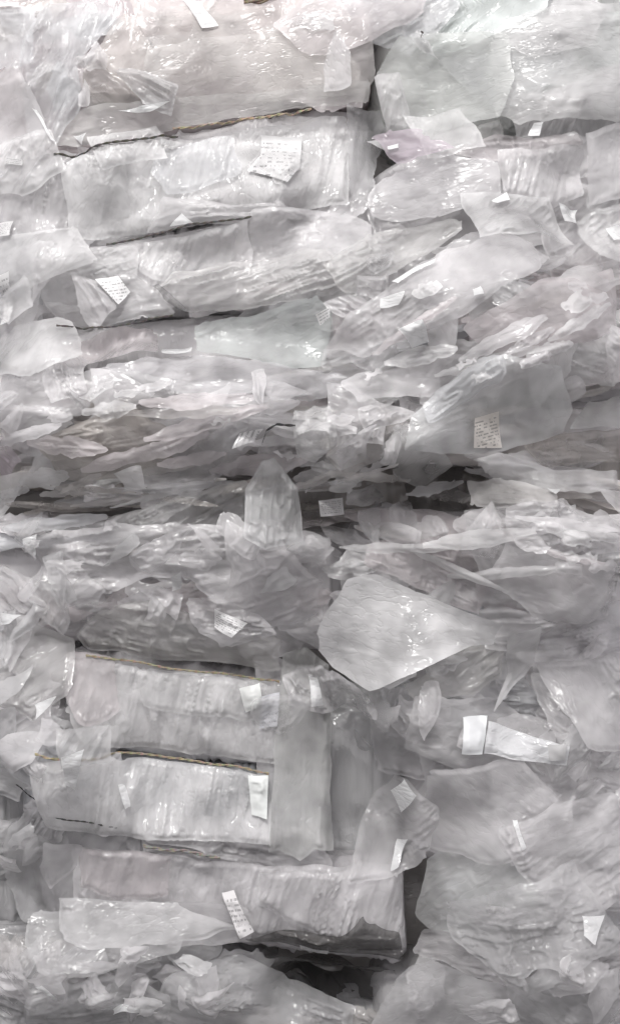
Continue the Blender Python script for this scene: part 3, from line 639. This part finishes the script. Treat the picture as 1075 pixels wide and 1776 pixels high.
# ---- torn flaps turned every way
def flaps(owner, box, n, seed, size=(45, 125), tints=(GREY, GREY, SHADE)):
    r = random.Random(seed)
    for i in range(int(n * .72)):
        L_ = r.uniform(*size); W_ = L_ * r.uniform(.3, .7); a = r.uniform(-180, 180); cx, cy = r.uniform(box[0], box[2]), r.uniform(box[1], box[3])
        c, sn = math.cos(math.radians(a)), math.sin(math.radians(a))
        pts = [(-.5 * L_, -.5 * W_), (-.1 * L_, -.5 * W_ * r.uniform(.7, 1.2)), (.5 * L_, r.uniform(-.25, .25) * W_), (.05 * L_, .5 * W_ * r.uniform(.6, 1.1)), (-.45 * L_, .4 * W_)]
        S(owner, r.choice(('soft', 'drape', 'smooth', 'crumple')), [(cx + u * c + v * sn, cy - u * sn + v * c) for u, v in pts], 'film_flap', ang=a + r.uniform(-20, 20), tint=r.choice(tints),
          alpha=r.uniform(.6, 1.0), rag=2.6, curl=r.uniform(2, 7), low=-1)
flaps(UL, (10, 20, 620, 170), 8, 1); flaps(UL, (10, 440, 300, 640), 6, 2); flaps(UR, (590, 440, 1070, 690), 24, 3); flaps(UR, (680, 60, 1070, 360), 3, 4)
flaps(ML, (0, 660, 640, 800), 26, 5); flaps(MR, (580, 700, 720, 800), 7, 6); flaps(LL, (20, 900, 560, 1110), 24, 7); flaps(LR, (600, 900, 1070, 1100), 22, 8)
flaps(LR, (700, 1130, 1070, 1340), 20, 9); flaps(LR, (810, 1350, 1070, 1640), 9, 10); flaps(LE, (0, 1080, 100, 1560), 14, 11); flaps(BT, (0, 1660, 380, 1770), 22, 12); flaps(LR, (810, 1680, 1070, 1780), 12, 13); flaps(LL, (590, 1200, 680, 1340), 5, 14)
# broad sheets sweeping over the right-hand bales
for ow, pl, an, ti in [(UR, [(558, 600), (600, 540), (760, 430), (900, 398), (945, 465), (800, 552), (640, 612)], 32, GREY), (UR, [(800, 566), (930, 490), (1090, 440), (1090, 560), (900, 640), (850, 622)], 22, PINK),
                       (UR, [(590, 660), (760, 610), (850, 625), (740, 690), (620, 700)], 18, GREY), (LR, [(740, 1335), (900, 1312), (1000, 1420), (860, 1500), (742, 1484)], -35, GREY), (LR, [(850, 1440), (960, 1390), (1090, 1380), (1090, 1560), (960, 1590)], 25, GREY),
                       (LR, [(780, 1590), (1000, 1500), (1090, 1640), (860, 1690), (790, 1650)], 10, SHADE), (LR, [(880, 930), (1090, 990), (1090, 1090), (930, 1075), (850, 1010)], -20, GREY), (LR, [(930, 1150), (1090, 1130), (1090, 1300), (1010, 1290)], -55, GREY)]:
    S(ow, 'soft', pl, ang=an, tint=ti, alpha=.78, curl=4, rag=4.5, low=0, amp=12)
S(ML, 'drape', [(130, 738), (225, 698), (262, 730), (300, 745), (240, 785), (80, 800), (60, 770)], ang=10, tint=(.50, .455, .41), alpha=1.1, curl=6)
S(ML, 'drape', [(90, 800), (240, 780), (330, 800), (200, 830), (100, 830)], ang=4, tint=BROWN, alpha=1.1, curl=4)
# thin frayed edges fanning out of the pressed middle bales
shingles(ML, (10, 690, 620, 830), 13, 11, 31, L=(90, 240), Wd=(14, 36), tints=(GREY, PALE, PINK, DIRTY), slope=(1, 6), name='film_edge')
shingles(ML, (0, 838, 320, 876), 9, 5, 32, L=(80, 200), Wd=(8, 18), tints=(DIRTY, SHADE, BROWN), slope=(-3, 3), name='film_edge')
shingles(UR, (600, 540, 1060, 650), 9, 16, 33, L=(90, 230), Wd=(14, 36), tints=(GREY, PALE, PINK), slope=(1, 6), name='film_edge')
shingles(LR, (640, 905, 1060, 1000), 7, -6, 34, L=(90, 220), Wd=(14, 32), tints=(GREY, PALE, PINK), slope=(1, 6), name='film_edge')
shingles(BK, (520, 815, 830, 850), 5, 4, 35, L=(70, 170), Wd=(8, 20), tints=(DIRTY, SHADE), slope=(0, 4), name='film_edge')
# clear film lying across the seams
for ow, pl, an in [(UL, [(-20, 240), (90, 225), (120, 300), (40, 340), (-20, 330)], 60), (UL, [(150, 235), (270, 215), (290, 270), (180, 300)], 70), 
                   (UL, [(-20, 400), (130, 390), (170, 450), (60, 500), (-20, 500)], 50), (UL, [(-20, 560), (110, 540), (150, 620), (60, 660), (-20, 650)], 60),
                   (UR, [(700, 190), (800, 180), (840, 260), (740, 280)], 70), (UR, [(800, 330), (960, 330), (1000, 420), (820, 430)], 40),
                   (LL, [(100, 1260), (180, 1270), (190, 1330), (110, 1330)], 70), (LL, [(100, 1560), (300, 1570), (420, 1620), (240, 1640), (110, 1620)], 10)]:
    S(ow, 'soft', pl, ang=an, alpha=.85, curl=2, rag=3, tint=PALE)

# ================================================================== loose pieces lying on and hanging over the bales
loose('soft', [(645, 228), (670, 220), (730, 222), (742, 242), (786, 263), (722, 276), (690, 284), (668, 256)], 'mauve tinted film scrap beside the upper dark gap', tint=MAUVE, ang=-10, curl=8, low=-5)
bag = loose('smooth', [(700, 782), (712, 722), (800, 645), (862, 622), (920, 636), (962, 642), (1000, 708), (992, 745), (880, 780), (770, 787)], 'large clear plastic bag bearing a white sticker, above the stacked layers', 'clear_film_bag', 'plastic bag', tint=(.60, .615, .615), ang=25, curl=6, bulge=22, alpha=.95, amp=4, rag=1.9, slope=16)
S(bag, 'soft', [(735, 700), (828, 622), (866, 622), (872, 660), (800, 700), (745, 735)], 'bag_flap', ang=35, tint=COOL, alpha=.8, curl=9)
sticker(bag, [(820, 727), (862, 715), (873, 776), (821, 777)], 'table', tint=(.80, .77, .72))
loose('soft', [(425, 850), (455, 802), (476, 795), (516, 845), (527, 940), (462, 952), (426, 932)], 'upright pointed film flap standing before the dark middle gap', tint=(.60, .61, .61), ang=85, curl=6, low=-14, alpha=1.0, rag=1.5, slope=16)
loose('crumple', [(510, 712), (545, 700), (572, 702), (586, 770), (548, 800), (515, 788)], 'crumpled ball of clear film above the middle gap', 'crumpled_film_ball', 'crumpled film', tint=PALE, bulge=22, size=18)
loose('smooth', [(550, 1102), (575, 1050), (602, 1006), (650, 996), (720, 1026), (862, 1076), (852, 1114), (812, 1120), (640, 1198), (578, 1166), (552, 1132)], 'large smooth pale white film sheet with pointed right end', tint=(.74, .745, .725), ang=-10, curl=9, bulge=10, alpha=1.3, low=-6, amp=3, rag=1.9, slope=34)
loose('soft', [(872, 1100), (922, 1078), (928, 1150), (912, 1178), (856, 1236), (886, 1170)], 'narrow pointed film flap hanging beside the large pale sheet', tint=PALE, ang=60, curl=8, low=-6, rag=1.5)
strip = loose('drape', [(492, 1130), (530, 1118), (570, 1150), (576, 1260), (572, 1380), (578, 1476), (545, 1470), (520, 1490), (484, 1470), (466, 1474), (470, 1390), (476, 1300)], 'long vertical film strip hanging over the ends of rope-tied folds', tint=(.58, .59, .57), ang=86, curl=5, alpha=.9, rag=1.9, amp=9)
loose('soft', [(640, 1420), (692, 1338), (752, 1380), (738, 1482), (690, 1512), (596, 1524)], 'diagonal film sheet leaning over the dark lower hollow', tint=GREY, ang=55, curl=8)
loose('crumple', [(490, 1170), (560, 1150), (640, 1200), (650, 1240), (560, 1240), (500, 1220)], 'crinkled torn film under the large pale sheet', tint=GREY, ang=-60)
loose('soft', [(200, 822), (246, 808), (252, 848), (215, 848)], 'small square cream film scrap over the left dark gap', 'film_scrap', tint=PALE, low=-6)
loose('pleat', [(430, 1640), (520, 1650), (692, 1668), (690, 1712), (610, 1734), (480, 1690)], 'film layers inside the lower hollow, tinted dark as its shade', tint=(.16, .155, .15), ang=-5, low=60, alpha=2)  # near-black tint carries the shade of the hollow

S(UL, 'drape', [(262, 494), (275, 492), (322, 532), (312, 537), (285, 520)], 'film_scrap', ang=-42, tint=(.2, .2, .2), alpha=.8, lift=1, curl=0)  # dark sliver: the shade of a deep fold put into its tint
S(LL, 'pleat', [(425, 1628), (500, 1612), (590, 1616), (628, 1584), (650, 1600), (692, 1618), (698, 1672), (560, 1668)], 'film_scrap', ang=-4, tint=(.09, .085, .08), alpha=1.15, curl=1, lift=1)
# ---- stickers
sticker(UL, [(167, 486), (205, 478), (226, 506), (206, 528)], 'lines')
sticker(UL, [(452, 228), (524, 228), (520, 290), (499, 324), (430, 300), (452, 270)], 'table', tint=(.72, .72, .72), cover=True)
sticker(UL, [(280, 243), (306, 242), (305, 252), (281, 253)], 'strip', tint=(.5, .5, .5))
sticker(UL, [(8, 272), (40, 278), (40, 288), (8, 284)], 'strip', tint=(.55, .55, .55))
sticker(UL, [(-4, 383), (20, 380), (20, 410), (-4, 412)], 'lines', tint=(.6, .6, .6))
sticker(UL, [(0, 480), (22, 475), (20, 560), (2, 565)], 'table', tint=(.7, .7, .7), cover=True)
sticker(UL, [(547, 545), (572, 535), (572, 552), (555, 562)], 'strip')
sticker(ML, [(402, 778), (416, 752), (457, 744), (440, 765)], 'strip', tint=(.85, .85, .85), lift=4)
sticker(LL, [(552, 868), (592, 864), (596, 892), (556, 896)], 'lines', lift=4)
sticker(LL, [(414, 1196), (450, 1185), (456, 1225), (426, 1238)], 'plain', tint=(.80, .82, .80))
sticker(LL, [(455, 1205), (485, 1200), (480, 1260), (450, 1266)], 'lines', tint=(.70, .71, .74), cover=True)
sticker(LL, [(430, 1346), (465, 1345), (463, 1420), (436, 1414)], 'plain', tint=(.82, .85, .83))
sticker(LL, [(384, 1552), (405, 1548), (441, 1616), (416, 1629)], 'lines', tint=(.74, .73, .73))
sticker(LL, [(372, 1056), (430, 1080), (402, 1106), (370, 1090)], 'lines', tint=(.78, .78, .78))
sticker(LR, [(804, 1246), (848, 1245), (836, 1309), (800, 1308)], 'plain', tint=(.84, .86, .87))
scrap(LR, [(848, 1252), (930, 1280), (985, 1292), (980, 1326), (900, 1318), (838, 1306)], (.76, .77, .78), amp=12, size=20)
sticker(LR, [(950, 1292), (983, 1290), (980, 1318), (952, 1320)], 'plain', tint=(.5, .5, .5))
sticker(BT, [(520, 1640), (570, 1645), (568, 1656), (522, 1652)], 'strip', tint=(.6, .6, .6))
# ---- white flakes
for ow, pl in [
    (UL, [(-5, -5), (33, 0), (34, 12), (-5, 14)]), (UL, [(315, -4), (345, -2), (379, 44), (351, 51), (335, 25)]), (UL, [(200, 190), (296, 178), (262, 193)]),
    (UL, [(125, 232), (152, 232), (143, 253)]), (UL, [(54, 184), (62, 188), (97, 246), (90, 244)]), (UL, [(293, 390), (316, 370), (336, 388)]),
    (UR, [(964, 356), (1006, 358), (1000, 386), (975, 388)]), (UR, [(850, 350), (880, 330), (884, 346), (860, 356)]), (UR, [(1050, 396), (1080, 385), (1080, 415), (1060, 420)]),
    (UR, [(915, 235), (925, 214), (940, 214), (934, 236)]), (UR, [(672, 252), (690, 250), (690, 258), (673, 258)]), (UR, [(680, 484), (755, 448), (752, 456), (690, 490)]),
    (UR, [(660, 515), (700, 508), (690, 530), (660, 532)]), (UR, [(690, 570), (730, 556), (745, 590), (715, 600)]), (UR, [(820, 500), (832, 496), (838, 510), (822, 512)]),
    (UL, [(283, 605), (332, 600), (332, 610), (285, 616)]), (MR, [(948, 846), (976, 848), (960, 857)]), (LL, [(298, 1000), (316, 990), (312, 1022), (298, 1026)]),
    (LL, [(108, 1312), (146, 1300), (136, 1340), (125, 1376), (112, 1365)]), (LL, [(206, 1360), (216, 1362), (226, 1400), (218, 1404)]), (LL, [(40, 935), (66, 926), (60, 970), (42, 975)]),
    (LR, [(680, 1382), (700, 1350), (718, 1370), (697, 1414)]), (LR, [(890, 1425), (898, 1424), (912, 1470), (904, 1474)]), (LR, [(535, 1172), (550, 1175), (560, 1225), (540, 1224)]),
    (LR, [(690, 1460), (706, 1452), (690, 1500), (676, 1506)]), (LE, [(-5, 1065), (40, 1066), (20, 1080), (-5, 1084)]), (LE, [(60, 1222), (95, 1210), (70, 1242)]),
    (BT, [(62, 1712), (70, 1708), (98, 1732), (94, 1738)]), (BT, [(200, 1740), (270, 1752), (262, 1760), (200, 1752)]), (LR, [(1010, 1590), (1052, 1592), (1028, 1634), (1010, 1620)])]:
    scrap(ow, pl)

for k, (ow, box, n, an) in enumerate([(UR, (580, 480, 1070, 660), 8, 15), (ML, (20, 660, 600, 790), 8, 15), (LL, (30, 910, 400, 1000), 5, 0), (LR, (880, 900, 1070, 1100), 7, 0), (BT, (0, 1650, 420, 1770), 12, 0)]):
    filler(ow, box, n, an, ['crumple', 'drape'], (14, 34), 70 + k, (GREY, PALE), alpha=(.7, 1.0), aspect=(1.5, 3.5))

# ---- ropes and strings
rope(UL, [(300, 226), (400, 211), (480, 199), (540, 190)], 1.6)
rope(UL, [(95, 270), (150, 263), (250, 238), (305, 226)], 1.5, (.12, .11, .10))
rope(UL, [(180, 416), (300, 396), (437, 378)], 1.4, (.14, .13, .12))
rope(UL, [(110, 572), (200, 566), (300, 546)], 1.2, (.14, .13, .12))
rope(UL, [(423, 2), (450, 3), (480, -4)], 3, (.26, .21, .14))
rope(LL, [(150, 1137), (250, 1149), (300, 1160), (400, 1170), (485, 1181)], 1.5)
rope(LL, [(92, 1281), (190, 1301), (300, 1317), (400, 1330), (467, 1338)], 1.6)
rope(LL, [(250, 1466), (300, 1474), (382, 1490)], 2.2, (.42, .40, .36))
rope(ML, [(455, 772), (462, 748), (480, 736), (512, 737)], 1.6, (.05, .05, .05), name='string')
rope(UR, [(728, 70), (732, 58), (730, 50), (735, 52)], 1.2, (.10, .08, .08), name='string')
rope(LL, [(40, 1350), (60, 1395), (120, 1420), (200, 1440)], 1.0, (.10, .10, .10), name='string')

print('TRIS', sum(sum(len(p.vertices) - 2 for p in o.data.polygons) for o in COL.objects if o.type == 'MESH'))
